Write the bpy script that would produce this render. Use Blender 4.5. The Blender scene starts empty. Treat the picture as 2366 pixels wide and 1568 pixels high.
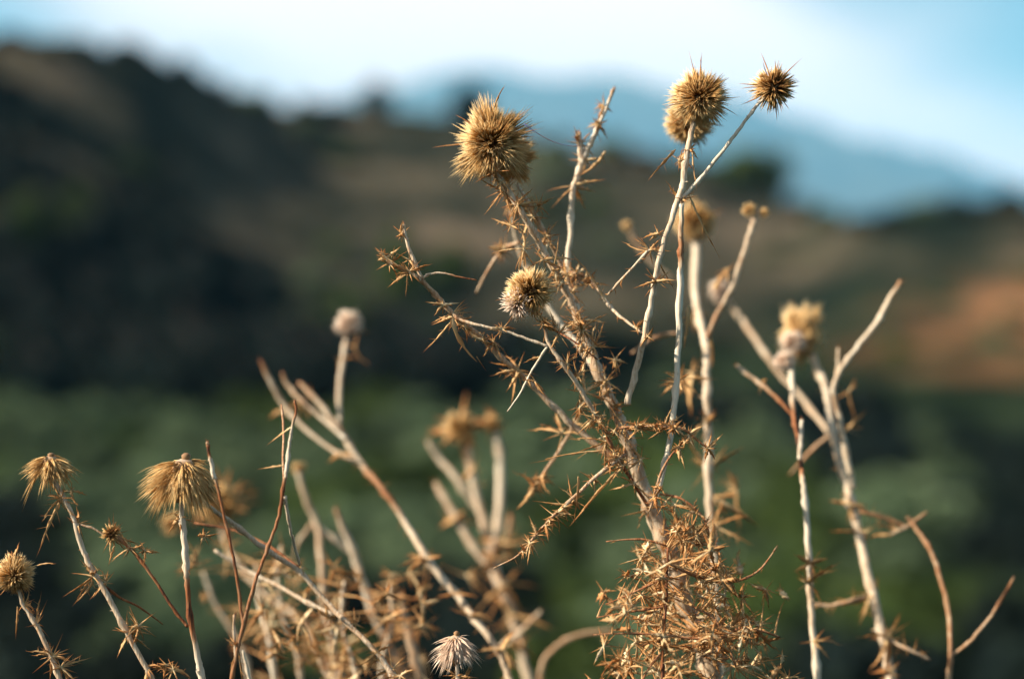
import bpy, math, random
from mathutils import Vector, Matrix, noise
R = random.Random(7)
S = bpy.context.scene
COL = S.collection
V = Vector

# ------------------------------------------------------------------ camera
CAMZ = 1.2
FOCUS = 0.90
cam_d = bpy.data.cameras.new('camera'); cam = bpy.data.objects.new('camera', cam_d); COL.objects.link(cam)
cam.location = (0, 0, CAMZ); cam.rotation_euler = (math.radians(90), 0, 0)
cam_d.lens = 50; cam_d.sensor_width = 36; cam_d.clip_start = 0.02; cam_d.clip_end = 20000
cam_d.dof.use_dof = True; cam_d.dof.focus_distance = FOCUS; cam_d.dof.aperture_fstop = 2.0
S.camera = cam

# ------------------------------------------------------------------ world
SUN_EL = math.radians(33); SUN_AZ = math.radians(-104)      # azimuth measured from +Y (view axis) clockwise
to_sun = V((math.sin(SUN_AZ)*math.cos(SUN_EL), math.cos(SUN_AZ)*math.cos(SUN_EL), math.sin(SUN_EL)))
W = bpy.data.worlds.new('World'); S.world = W; W.use_nodes = True
nt = W.node_tree; nt.nodes.clear()
def N(t, k, **kw):
    n = t.nodes.new(k)
    for a, b in kw.items(): setattr(n, a, b)
    return n
sky = N(nt, 'ShaderNodeTexSky'); sky.sky_type = 'NISHITA'; sky.sun_disc = False
sky.sun_elevation = SUN_EL; sky.sun_rotation = SUN_AZ; sky.air_density = 1.0; sky.dust_density = 0.6; sky.ozone_density = 1.5
bg = N(nt, 'ShaderNodeBackground'); bg.inputs['Strength'].default_value = 0.05
tc = N(nt, 'ShaderNodeTexCoord'); mp = N(nt, 'ShaderNodeMapping')
mp.inputs['Scale'].default_value = (1.0, 1.0, 2.2); mp.inputs['Location'].default_value = (0.35, 0.2, 0.0)
nz = N(nt, 'ShaderNodeTexNoise'); nz.inputs['Scale'].default_value = 2.2; nz.inputs['Detail'].default_value = 7; nz.inputs['Roughness'].default_value = .45
# one long cloud bank lying across the whole sky, edges broken by noise
dt = N(nt, 'ShaderNodeVectorMath', operation='DOT_PRODUCT')
bank = V((0.62, 0.10, 0.78)).normalized()
dt.inputs[1].default_value = bank
ab = N(nt, 'ShaderNodeMath', operation='ABSOLUTE')
sb = N(nt, 'ShaderNodeMath', operation='SUBTRACT'); sb.inputs[1].default_value = 0.25
m1 = N(nt, 'ShaderNodeMath', operation='MULTIPLY'); m1.inputs[1].default_value = -2.1
m2 = N(nt, 'ShaderNodeMath', operation='ADD')
ramp = N(nt, 'ShaderNodeMapRange'); ramp.interpolation_type = 'SMOOTHSTEP'
ramp.inputs['From Min'].default_value = -0.06; ramp.inputs['From Max'].default_value = 0.26
mix = N(nt, 'ShaderNodeMixRGB'); mix.inputs['Color2'].default_value = (11.4, 9.1, 8.3, 1)
grade = N(nt, 'ShaderNodeMixRGB'); grade.blend_type = 'MULTIPLY'; grade.inputs['Fac'].default_value = 1; grade.inputs['Color2'].default_value = (.72, .86, .72, 1)
out = N(nt, 'ShaderNodeOutputWorld')
L = nt.links.new
L(tc.outputs['Generated'], mp.inputs['Vector']); L(mp.outputs[0], nz.inputs['Vector'])
L(tc.outputs['Generated'], dt.inputs[0]); L(dt.outputs['Value'], sb.inputs[0]); L(sb.outputs[0], ab.inputs[0]); L(ab.outputs[0], m1.inputs[0])
L(nz.outputs['Fac'], m2.inputs[0]); L(m1.outputs[0], m2.inputs[1]); L(m2.outputs[0], ramp.inputs['Value'])
L(sky.outputs[0], grade.inputs['Color1']); L(grade.outputs[0], mix.inputs['Color1']); L(ramp.outputs[0], mix.inputs['Fac'])
L(mix.outputs[0], bg.inputs['Color']); L(bg.outputs[0], out.inputs['Surface'])

sd = bpy.data.lights.new('sun', 'SUN'); so = bpy.data.objects.new('sun', sd); COL.objects.link(so)
sd.energy = 5.0; sd.angle = math.radians(.5); sd.color = (1.0, .88, .70)
so.rotation_euler = to_sun.to_track_quat('Z', 'Y').to_euler(); so.location = (-5, -2, 8)
S.view_settings.view_transform = 'Standard'; S.view_settings.look = 'None'
S.view_settings.gamma = 1; S.view_settings.exposure = 1.7; S.view_settings.use_curve_mapping = False
S.render.engine = 'CYCLES'

# ------------------------------------------------------------------ helpers
IW = 2365.0; K = 0.72 / IW; CY = 784.0
def P(x, y, d): return V(((x-IW/2)*K*d, d, CAMZ-(y-CY)*K*d))
def wpx(w, d): return w*K*d

def tag(o, label=None, cat=None, group=None, kind=None):
    if label: o['label'] = label
    if cat: o['category'] = cat
    if group: o['group'] = group
    if kind: o['kind'] = kind
    return o
def empty(name, loc):
    o = bpy.data.objects.new(name, None); COL.objects.link(o); o.location = loc; o.empty_display_size = .05
    return o
class MB:
    def __init__(s): s.v = []; s.f = []; s.t = []
    def add(s, vs, fs, ts):
        b = len(s.v); s.v += vs; s.f += [tuple(i+b for i in f) for f in fs]; s.t += ts
    def mesh(s, name, mat, origin=V((0, 0, 0)), smooth=True):
        m = bpy.data.meshes.new(name)
        m.from_pydata([tuple(p-origin) for p in s.v], [], s.f)
        a = m.attributes.new('tint', 'FLOAT', 'POINT'); a.data.foreach_set('value', s.t)
        if smooth: m.polygons.foreach_set('use_smooth', [True]*len(m.polygons))
        m.materials.append(mat); m.update()
        return m
    def build(s, name, mat, parent=None, root=None, smooth=True):
        org = root.location if root else V((0, 0, 0))
        o = bpy.data.objects.new(name, s.mesh(name, mat, org, smooth)); COL.objects.link(o)
        if parent: o.parent = parent
        return o
def frame(d):
    d = d.normalized(); a = V((0, 0, 1)) if abs(d.z) < .9 else V((1, 0, 0))
    u = d.cross(a).normalized(); return u, d.cross(u).normalized()
def catmull(pts, seg):
    out = []
    n = len(pts)
    for i in range(n-1):
        p0 = pts[max(i-1, 0)]; p1 = pts[i]; p2 = pts[i+1]; p3 = pts[min(i+2, n-1)]
        for k in range(seg):
            t = k/seg
            out.append(tuple(.5*((2*b)+(-a+c)*t+(2*a-5*b+4*c-d)*t*t+(-a+3*b-3*c+d)*t**3) for a, b, c, d in zip(p0, p1, p2, p3)))
    out.append(tuple(pts[-1])); return out
def tube(mb, rows, sides=9, ribs=True, cap=True):      # rows: (x,y,z,r,tint)
    n = len(rows); pts = [V(r[:3]) for r in rows]; ring0 = None
    vs, fs, ts = [], [], []; ph = R.random()*6; u = None
    for i in range(n):
        d = (pts[min(i+1, n-1)]-pts[max(i-1, 0)])
        if d.length < 1e-9: d = V((0, 0, 1))
        d.normalize()
        if u is None: u, w = frame(d)
        else:
            u = (u-d*u.dot(d)).normalized(); w = d.cross(u)
        r = rows[i][3]
        for s_ in range(sides):
            a = s_/sides*math.tau
            rr = r*(1+(.10*math.cos(a*4+ph+i*.15) if ribs else 0)+(R.uniform(-.05, .05) if ribs else 0))
            vs.append(pts[i]+u*math.cos(a)*rr+w*math.sin(a)*rr); ts.append(rows[i][4])
        if i:
            for s_ in range(sides):
                a = (i-1)*sides+s_; b = (i-1)*sides+(s_+1) % sides
                fs.append((a, b, b+sides, a+sides))
    if cap:
        fs.append(tuple(range(sides))[::-1]); fs.append(tuple((n-1)*sides+s_ for s_ in range(sides)))
    mb.add(vs, fs, ts)
def spine(mb, b, d, L_, r, t0=0.2, t1=1.0, bend=None, sides=3):
    d = d.normalized(); u, w = frame(d); bend = bend or V((0, 0, 0))
    vs, ts, fs = [], [], []
    for k, (f, rr) in enumerate(((0, 1), (.35, .72), (.7, .38))):
        c = b+d*L_*f+bend*L_*f*f
        for s_ in range(sides):
            a = s_/sides*math.tau; vs.append(c+(u*math.cos(a)+w*math.sin(a))*r*rr); ts.append(t0+(t1-t0)*f)
    vs.append(b+d*L_+bend*L_); ts.append(t1)
    for k in range(2):
        for s_ in range(sides):
            a = k*sides+s_; c = k*sides+(s_+1) % sides; fs.append((a, c, c+sides, a+sides))
    for s_ in range(sides): fs.append((2*sides+s_, 2*sides+(s_+1) % sides, 3*sides))
    mb.add(vs, fs, ts)
def rdir(rg=R):
    while True:
        v = V((rg.uniform(-1, 1), rg.uniform(-1, 1), rg.uniform(-1, 1)))
        if .1 < v.length < 1: return v.normalized()
def leaf(mb, b, d, L_, W_, nsp=6, droop=.15, tint=.3):
    """dead curled thistle leaf: folded blade on a midrib, long spiny lobes and a spiny tip"""
    d = d.normalized(); u, w = frame(d)
    rot = R.uniform(0, math.tau); u, w = u*math.cos(rot)+w*math.sin(rot), w*math.cos(rot)-u*math.sin(rot)
    cu = .6 if R.random() < .25 else .12; cb = (u*R.uniform(-cu, cu)+w*R.uniform(-cu, cu)+V((0, 0, -droop*.5)))
    n = 6; pts = [b+d*L_*(i/n)+cb*L_*(i/n)**2 for i in range(n+1)]
    vs, ts, fs = [], [], []
    for i, p in enumerate(pts):
        t = i/n; ww = W_*(math.sin(math.pi*min(1, t*.92+.08))**.7)*(1.15 if i % 2 else .65)*(1-.5*t)
        if i == n: ww = W_*.05
        fold = .55
        ww *= 1.25
        vs += [p+u*ww+w*ww*fold, p, p-u*ww+w*ww*fold, p-w*W_*.30]
        tt = tint+.35*t; ts += [tt, tt*.8, tt, tt*.8+.1]
    for i in range(n):
        a = i*4; c = a+4
        fs += [(a, a+1, c+1, c), (a+1, a+2, c+2, c+1), (a+2, a+3, c+3, c+2), (a+3, a, c, c+3)]
    mb.add(vs, fs, ts)
    spine(mb, pts[-1]-d*L_*.12, d+cb*1.2, L_*.42, W_*.24, tint+.2, 1, sides=3)
    for k in range(nsp):
        t = (k+.6)/(nsp+.6)*.85; i = min(n-1, int(t*n)); p = pts[i].lerp(pts[i+1], t*n-i)
        sgn = 1 if k % 2 else -1
        dd = u*sgn*R.uniform(.7, 1.1)+d*R.uniform(.4, .9)+w*R.uniform(-.1, .7)
        spine(mb, p+u*sgn*W_*.2, dd, L_*R.uniform(.2, .42)*(1-.35*t), W_*R.uniform(.16, .26), tint+.1, 1)

# ------------------------------------------------------------------ materials
def mat(name):
    m = bpy.data.materials.new(name); m.use_nodes = True; t = m.node_tree; t.nodes.clear()
    return m, t
def dry(name, stops, rough=.7, transl=.25, noise_scale=400, noise_amt=.5, patch_scale=30, patch_amt=.0, stretch=(1, 1, .25), bump=.3, spec=.3):
    m, t = mat(name); ln = t.links.new
    at = N(t, 'ShaderNodeAttribute', attribute_name='tint')
    co = N(t, 'ShaderNodeTexCoord'); mpp = N(t, 'ShaderNodeMapping'); mpp.inputs['Scale'].default_value = stretch
    nz = N(t, 'ShaderNodeTexNoise'); nz.inputs['Scale'].default_value = noise_scale; nz.inputs['Detail'].default_value = 4
    n2 = N(t, 'ShaderNodeTexNoise'); n2.inputs['Scale'].default_value = patch_scale; n2.inputs['Detail'].default_value = 3
    ln(co.outputs['Object'], mpp.inputs['Vector']); ln(mpp.outputs[0], nz.inputs['Vector']); ln(co.outputs['Object'], n2.inputs['Vector'])
    def mad(src, k, off):
        q = N(t, 'ShaderNodeMath', operation='MULTIPLY_ADD'); ln(src, q.inputs[0]); q.inputs[1].default_value = k; q.inputs[2].default_value = off; return q.outputs[0]
    a = mad(nz.outputs['Fac'], noise_amt, -noise_amt*.5); b = mad(n2.outputs['Fac'], patch_amt, -patch_amt*.5)
    s1 = N(t, 'ShaderNodeMath', operation='ADD'); ln(a, s1.inputs[0]); ln(b, s1.inputs[1])
    s2 = N(t, 'ShaderNodeMath', operation='ADD'); s2.use_clamp = True; ln(s1.outputs[0], s2.inputs[0]); ln(at.outputs['Fac'], s2.inputs[1])
    cr = N(t, 'ShaderNodeValToRGB'); ln(s2.outputs[0], cr.inputs[0])
    e = cr.color_ramp.elements; e[0].position, e[0].color = stops[0][0], (*stops[0][1], 1); e[1].position, e[1].color = stops[-1][0], (*stops[-1][1], 1)
    for p, c in stops[1:-1]:
        k = e.new(p); k.color = (*c, 1)
    pb = N(t, 'ShaderNodeBsdfPrincipled'); pb.inputs['Roughness'].default_value = rough; pb.inputs['Specular IOR Level'].default_value = spec
    ln(cr.outputs[0], pb.inputs['Base Color'])
    bp = N(t, 'ShaderNodeBump'); bp.inputs['Strength'].default_value = bump; bp.inputs['Distance'].default_value = .0006
    ln(nz.outputs['Fac'], bp.inputs['Height']); ln(bp.outputs[0], pb.inputs['Normal'])
    o = N(t, 'ShaderNodeOutputMaterial')
    if transl > 0:
        tr = N(t, 'ShaderNodeBsdfTranslucent'); ln(cr.outputs[0], tr.inputs['Color'])
        mx = N(t, 'ShaderNodeMixShader'); mx.inputs[0].default_value = transl
        ln(pb.outputs[0], mx.inputs[1]); ln(tr.outputs[0], mx.inputs[2]); ln(mx.outputs[0], o.inputs['Surface'])
    else: ln(pb.outputs[0], o.inputs['Surface'])
    return m
M_STEM = dry('dry_stem', [(0, (.60, .52, .41)), (.28, (.45, .34, .235)), (.5, (.30, .175, .095)), (.78, (.23, .075, .022)), (1, (.05, .016, .01))], noise_scale=900, noise_amt=.9, patch_scale=45, patch_amt=.55, transl=.0, stretch=(1, 1, .08), bump=.9)
M_LEAF = dry('dead_spiny_leaf', [(0, (.80, .68, .46)), (.3, (.64, .43, .21)), (.62, (.48, .22, .07)), (1, (.30, .09, .025))], noise_scale=220, noise_amt=.5, patch_scale=60, patch_amt=.4, transl=.35, bump=.3)
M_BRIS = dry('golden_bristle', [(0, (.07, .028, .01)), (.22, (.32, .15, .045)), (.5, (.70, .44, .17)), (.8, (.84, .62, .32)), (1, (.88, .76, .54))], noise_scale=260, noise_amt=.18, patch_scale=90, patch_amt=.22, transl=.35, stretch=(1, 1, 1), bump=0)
M_PALE = dry('pale_bristle', [(0, (.22, .11, .06)), (.4, (.66, .46, .33)), (.75, (.90, .74, .60)), (1, (.96, .87, .78))], noise_scale=260, noise_amt=.2, patch_scale=90, patch_amt=.2, transl=.3, stretch=(1, 1, 1), bump=0)
M_CORE = dry('seed_head_core', [(0, (.10, .045, .02)), (.5, (.30, .17, .08)), (1, (.62, .58, .52))], noise_scale=300, noise_amt=.5, transl=0)

def foliage(name, c0, c1, c2):
    m, t = mat(name); ln = t.links.new
    at = N(t, 'ShaderNodeAttribute', attribute_name='tint'); oi = N(t, 'ShaderNodeObjectInfo')
    co = N(t, 'ShaderNodeTexCoord'); nz = N(t, 'ShaderNodeTexNoise'); nz.inputs['Scale'].default_value = 2.5; nz.inputs['Detail'].default_value = 3
    ln(co.outputs['Object'], nz.inputs['Vector'])
    ad = N(t, 'ShaderNodeMath', operation='ADD'); ln(at.outputs['Fac'], ad.inputs[0]); ln(nz.outputs['Fac'], ad.inputs[1])
    mu = N(t, 'ShaderNodeMath', operation='MULTIPLY'); mu.inputs[1].default_value = .55; ln(ad.outputs[0], mu.inputs[0])
    cr = N(t, 'ShaderNodeValToRGB'); e = cr.color_ramp.elements
    e[0].position = .2; e[0].color = (*c0, 1); e[1].position = .85; e[1].color = (*c2, 1); k = e.new(.5); k.color = (*c1, 1)
    ln(mu.outputs[0], cr.inputs[0])
    hs = N(t, 'ShaderNodeHueSaturation'); mr = N(t, 'ShaderNodeMapRange'); mr.inputs['To Min'].default_value = .7; mr.inputs['To Max'].default_value = 1.3
    ln(oi.outputs['Random'], mr.inputs['Value']); ln(mr.outputs[0], hs.inputs['Value']); ln(cr.outputs[0], hs.inputs['Color'])
    d = N(t, 'ShaderNodeBsdfPrincipled'); d.inputs['Roughness'].default_value = .8; d.inputs['Specular IOR Level'].default_value = .06
    tr = N(t, 'ShaderNodeBsdfTranslucent'); mx = N(t, 'ShaderNodeMixShader'); mx.inputs[0].default_value = .2
    ln(hs.outputs[0], d.inputs['Base Color']); ln(hs.outputs[0], tr.inputs['Color']); ln(d.outputs[0], mx.inputs[1]); ln(tr.outputs[0], mx.inputs[2])
    o = N(t, 'ShaderNodeOutputMaterial'); ln(mx.outputs[0], o.inputs['Surface']); return m
F_SAGE = foliage('sage_foliage', (.024, .044, .022), (.056, .088, .046), (.10, .135, .075))
F_GREEN = foliage('green_foliage', (.012, .026, .008), (.032, .056, .016), (.065, .09, .026))
F_DARK = foliage('dark_foliage', (.003, .007, .009), (.006, .012, .013), (.012, .020, .015))  # dark evergreen leaves, with shade of left slope and valley put into the colour
F_DRY = foliage('dry_scrub_foliage', (.06, .045, .03), (.11, .085, .06), (.19, .15, .10))
M_BARK = dry('bark', [(0, (.06, .045, .035)), (1, (.14, .10, .075))], noise_scale=20, noise_amt=.8, transl=0)

# ------------------------------------------------------------------ terrain
def interp(tab, x):
    if x <= tab[0][0]: return tab[0][1]
    for (a, ya), (b, yb) in zip(tab, tab[1:]):
        if x <= b:
            t = (x-a)/(b-a); t = t*t*(3-2*t); return ya+(yb-ya)*t
    return tab[-1][1]
def ang(x): return math.atan((x-IW/2)*K)
def tn(y): return (CY-y)*K
ridge = [(-math.pi, .08), (-1.9, .16), (-1.1, .30), (ang(-500), .26)] + [(ang(x), tn(y)) for x, y in
    ((0, 66), (290, 96), (400, 130), (530, 186), (640, 228), (860, 246), (1050, 264), (1200, 300), (1400, 345), (1600, 372), (1750, 415), (1850, 470), (1950, 500), (2050, 495), (2150, 475), (2365, 452))] + [(.8, .11), (1.6, .10), (math.pi, .08)]
rdist = [(-math.pi, 120), (-1.2, 90), (ang(0), 105), (ang(900), 135), (ang(1700), 125), (ang(2100), 90), (1.2, 100), (math.pi, 120)]
near = [(0, 0), (2.5, -.02), (8, -1.0), (15, -1.95), (25, -2.3), (40, -2.0), (60, -.9)]
def height(X, Y, nz=True):
    d = math.hypot(X, Y); a = math.atan2(X, Y); Rr = interp(rdist, a); T = interp(ridge, a)
    yd = d*max(.5, math.cos(a))
    if d <= 60: z = interp(near, d)
    elif d <= Rr:
        s = ((d-60)/(Rr-60))**.85; tt = (-.9-CAMZ)/60*(1-s)+T*math.cos(a if abs(a) < 1 else 1)*s
        z = CAMZ+tt*d
    else:
        zr = CAMZ+T*math.cos(a if abs(a) < 1 else 1)*Rr; s = min(1, (d-Rr)/(Rr*1.2)); z = zr+(-30-zr)*s*s*(3-2*s)
    if nz:
        k = min(1, max(0, (d-3)/30)); q = V((X, Y, 0))
        z += k*(noise.noise(q*.045)*1.1*(1 if d < Rr*.9 else .4)+noise.noise(q*.15)*.35+noise.noise(q*.5)*.12)
        k = min(1, max(0, (d-200)/400)); z += k*noise.noise(q*.003)*14
    return z
angs = []
a = -math.pi
while a < math.pi-1e-6:
    angs.append(a); a += math.radians(.5 if abs(a) < .55 else 3)
rads = [0]+[.6*1.055**i for i in range(185)]
rads = [r for r in rads if r < 9000]
mb = MB(); na = len(angs)
mb.v = [V((0, 0, height(0, 0)))]; mb.t = [0]
for r in rads[1:]:
    for a in angs:
        X = math.sin(a)*r; Y = math.cos(a)*r; mb.v.append(V((X, Y, height(X, Y)))); mb.t.append(0)
for j in range(na): mb.f.append((0, 1+(j+1) % na, 1+j))
for i in range(len(rads)-2):
    b = 1+i*na
    for j in range(na): mb.f.append((b+j, b+(j+1) % na, b+na+(j+1) % na, b+na+j))
m, t = mat('scrub_hillside_soil'); ln = t.links.new
co = N(t, 'ShaderNodeTexCoord')
def tnz(sc, det=4, r=.55):
    q = N(t, 'ShaderNodeTexNoise'); q.inputs['Scale'].default_value = sc; q.inputs['Detail'].default_value = det; q.inputs['Roughness'].default_value = r
    ln(co.outputs['Object'], q.inputs['Vector']); return q.outputs['Fac']
def ramp2(src, stops):
    q = N(t, 'ShaderNodeValToRGB'); e = q.color_ramp.elements; e[0].position, e[0].color = stops[0][0], (*stops[0][1], 1); e[1].position, e[1].color = stops[-1][0], (*stops[-1][1], 1)
    for p, c in stops[1:-1]:
        k = e.new(p); k.color = (*c, 1)
    ln(src, q.inputs[0]); return q.outputs[0]
c1 = ramp2(tnz(.10), [(.35, (.010, .016, .013)), (.46, (.036, .036, .026)), (.57, (.080, .068, .048)), (.69, (.14, .105, .075))])
c2 = ramp2(tnz(.9), [(.35, (.25, .3, .3)), (.6, (1, 1, 1))])
mx = N(t, 'ShaderNodeMixRGB'); mx.blend_type = 'MULTIPLY'; mx.inputs[0].default_value = .7; ln(c1, mx.inputs[1]); ln(c2, mx.inputs[2])
# reddish bare earth bank on the right-hand slope
sx = N(t, 'ShaderNodeVectorMath', operation='DISTANCE'); ln(co.outputs['Object'], sx.inputs[0]); sx.inputs[1].default_value = (26, 64, 1)
mr = N(t, 'ShaderNodeMapRange'); mr.inputs['From Min'].default_value = 13; mr.inputs['From Max'].default_value = 4; ln(sx.outputs['Value'], mr.inputs['Value'])
mm = N(t, 'ShaderNodeMath', operation='MULTIPLY'); ln(mr.outputs[0], mm.inputs[0])
rr = ramp2(tnz(.16, 2), [(.42, (0, 0, 0)), (.60, (1, 1, 1))]); ln(rr, mm.inputs[1])
mx2 = N(t, 'ShaderNodeMixRGB'); mx2.inputs[2].default_value = (.21, .10, .05, 1); ln(mm.outputs[0], mx2.inputs[0]); pass
# low green growth carpets the slope just below the thistles
ln_ = N(t, 'ShaderNodeVectorMath', operation='LENGTH'); ln(co.outputs['Object'], ln_.inputs[0])
mg = N(t, 'ShaderNodeMapRange'); mg.inputs['From Min'].default_value = 82; mg.inputs['From Max'].default_value = 66; ln(ln_.outputs['Value'], mg.inputs['Value'])
gc = ramp2(tnz(.35), [(.38, (.005, .009, .006)), (.52, (.013, .021, .012)), (.70, (.028, .040, .022))])
mx3 = N(t, 'ShaderNodeMixRGB'); ln(mg.outputs[0], mx3.inputs[0]); ln(mx.outputs[0], mx3.inputs[1]); ln(gc, mx3.inputs[2]); ln(mx3.outputs[0], mx2.inputs[1])
pb = N(t, 'ShaderNodeBsdfPrincipled'); pb.inputs['Roughness'].default_value = 1; pb.inputs['Specular IOR Level'].default_value = .0; ln(mx2.outputs[0], pb.inputs['Base Color'])
bp = N(t, 'ShaderNodeBump'); bp.inputs['Strength'].default_value = .8; bp.inputs['Distance'].default_value = .5; ln(tnz(1.5, 6), bp.inputs['Height']); ln(bp.outputs[0], pb.inputs['Normal'])
o = N(t, 'ShaderNodeOutputMaterial'); ln(pb.outputs[0], o.inputs['Surface'])
tag(mb.build('ground', m), kind='structure')

# far mountain
MD = 6000
mtab = [(ang(-2500), tn(420)), (ang(-800), tn(300)), (ang(0), tn(270)), (ang(500), tn(255)), (ang(700), tn(225)), (ang(850), tn(185)), (ang(1000), tn(158)), (ang(1150), tn(148)),
        (ang(1300), tn(156)), (ang(1450), tn(172)), (ang(1600), tn(192)), (ang(1700), tn(218)), (ang(1850), tn(262)), (ang(2000), tn(308)), (ang(2150), tn(345)), (ang(2300), tn(392)), (ang(2365), tn(415)), (ang(2800), tn(520)), (ang(4200), tn(620))]
mb = MB(); cols = 200; rows_ = 26
for j in range(rows_+1):
    s = j/rows_; D = 3200+(MD-3200)*min(1, s*1.15) + max(0, s-.87)*8000
    for i in range(cols+1):
        a = -.95+1.9*i/cols; T = interp(mtab, a); zt = CAMZ+T*MD*math.cos(a)
        prof = (min(1, s*1.15))**1.3 if s < .87 else 1-(s-.87)/.13*.8
        q = V((math.sin(a)*D, math.cos(a)*D, 0))
        z = -35+(zt+35)*prof+noise.noise(q*.0018)*140*(math.sin(min(1, s*1.15)*math.pi))+noise.noise(q*.005)*34
        mb.v.append(V((q.x, q.y, z))); mb.t.append(0)
for j in range(rows_):
    for i in range(cols):
        b = j*(cols+1)+i; mb.f.append((b, b+1, b+cols+2, b+cols+1))
m, t = mat('wooded_mountain'); ln = t.links.new; co = N(t, 'ShaderNodeTexCoord')
c = ramp2(tnz(.0026, 5), [(.42, (.012, .022, .024)), (.58, (.045, .050, .040))])
pb = N(t, 'ShaderNodeBsdfPrincipled'); pb.inputs['Roughness'].default_value = 1; ln(c, pb.inputs['Base Color']); o = N(t, 'ShaderNodeOutputMaterial'); ln(pb.outputs[0], o.inputs['Surface'])
tag(mb.build('mountain', m), kind='structure')

# the air between here and the mountain
hb = MB(); X0, X1, Y0, Y1, Z0, Z1 = -9400, 9400, -9400, 9400, -80, 1360
hb.v = [V((x, y, z)) for x in (X0, X1) for y in (Y0, Y1) for z in (Z0, Z1)]; hb.t = [0]*8
hb.f = [(0, 1, 3, 2), (4, 6, 7, 5), (0, 4, 5, 1), (2, 3, 7, 6), (0, 2, 6, 4), (1, 5, 7, 3)]
m, t = mat('air'); pv = N(t, 'ShaderNodeVolumePrincipled'); pv.inputs['Color'].default_value = (.22, .62, 1.0, 1); pv.inputs['Density'].default_value = .00014; pv.inputs['Anisotropy'].default_value = 0.0
o = N(t, 'ShaderNodeOutputMaterial'); t.links.new(pv.outputs[0], o.inputs['Volume'])
tag(hb.build('haze', m, smooth=False), kind='stuff')

# ------------------------------------------------------------------ background vegetation
def crown_mesh(name, material, n, lobes, leaf_s, rg, squash=.75):
    mb = MB(); L3 = []
    for k in range(lobes):
        c = rdir(rg)*rg.uniform(.25, .62); c.z = abs(c.z)*squash; L3.append((c, rg.uniform(.32, .55)))
    L3.append((V((0, 0, .3)), .6))
    for i in range(n):
        c, r = rg.choice(L3); d = rdir(rg); p = c+d*r*rg.uniform(.55, 1.05); p.z = max(p.z, -.1)*1.0
        nn = (d+rdir(rg)*.8).normalized(); u, w = frame(nn); s_ = leaf_s*rg.uniform(.6, 1.3); a = rg.uniform(0, 6.28)
        u, w = u*math.cos(a)+w*math.sin(a), w*math.cos(a)-u*math.sin(a)
        tt = rg.uniform(.2, 1)
        mb.add([p-u*s_, p+w*s_*.45, p+u*s_, p-w*s_*.45], [(0, 1, 2, 3)], [tt]*4)
    return mb.mesh(name, material, smooth=False)
rg = random.Random(3)
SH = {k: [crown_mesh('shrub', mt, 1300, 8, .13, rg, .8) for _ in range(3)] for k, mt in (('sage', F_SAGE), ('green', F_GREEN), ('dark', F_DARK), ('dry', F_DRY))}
TC = {k: [crown_mesh('crown', mt, 1500, 9, .12, rg, 1.0) for _ in range(2)] for k, mt in (('green', F_GREEN), ('dark', F_DARK))}
mb = MB(); tube(mb, [(0, 0, 0, .09, .3), (.02, .01, .3, .07, .3), (.03, -.02, .7, .05, .5), (0, 0, 1, .02, .6)], 7)
for k in range(5):
    z = .45+.1*k; an = k*2.4; tube(mb, [(.02, 0, z, .035, .4), (math.cos(an)*.2, math.sin(an)*.2, z+.18, .02, .5), (math.cos(an)*.38, math.sin(an)*.38, z+.3, .008, .6)], 5)
TRUNK = mb.mesh('trunk', M_BARK)
def hit(x, y, dmin=5, dmax=170):
    d = dmin; u = (x-IW/2)*K; tt = tn(y)
    while d < dmax:
        if height(u*d, d) >= CAMZ+tt*d: return V((u*d, d, height(u*d, d)))
        d += .25 if d < 60 else 1
    return None
def shrub(kind, pos, r, h, label, group=None, cat='shrub', name='shrub'):
    o = bpy.data.objects.new(name, rg.choice(SH[kind])); COL.objects.link(o)
    o.location = pos-V((0, 0, .05*r)); o.scale = (r, r, h*.8); o.rotation_euler = (0, 0, rg.uniform(0, 6.28))
    return tag(o, label, cat, group)
def tree(kind, pos, r, h, label, group=None, trunk=.25, name='tree'):
    e = empty(name, pos); tag(e, label, 'tree', group)
    t_ = bpy.data.objects.new('trunk', TRUNK); COL.objects.link(t_); t_.parent = e; t_.scale = (h*.35, h*.35, h*.8); t_.location = (0, 0, -.2)
    c_ = bpy.data.objects.new('crown', rg.choice(TC[kind])); COL.objects.link(c_); c_.parent = e
    c_.location = (0, 0, h*trunk); c_.scale = (r, r, h*(1-trunk)*.82); c_.rotation_euler = (0, 0, rg.uniform(0, 6.28))
    return e
def px(n, d): return n*K*d
ANCH = [(-250, 'beyond the left frame edge'), (0, 'behind the cut-off round head'), (110, 'behind the drooping tufted head'), (260, 'behind the crumpled brown head'), (410, 'behind the mop-like head'),
        (560, 'behind the thin red-brown stalks'), (700, 'behind the lower left tangle'), (850, 'below the small cream bud'), (960, 'left of the spiky yellow crown'), (1090, 'behind the spiky yellow crown'), (1220, 'behind the small collapsed head'),
        (1330, 'behind the thin thorny branches'), (1450, 'behind the thick leaning stem'), (1570, 'behind the white upright stem'), (1680, 'behind the forked bud stem'), (1790, 'left of the oval fluffy head'), (1890, 'behind the oval fluffy head'),
        (2010, 'behind the long bare branch'), (2150, 'behind the curved brown stalk'), (2280, 'behind the bare side twig'), (2400, 'at the right frame edge'), (2600, 'beyond the right frame edge')]
def whr(x): return min(ANCH, key=lambda q: abs(q[0]-x))[1]
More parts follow.
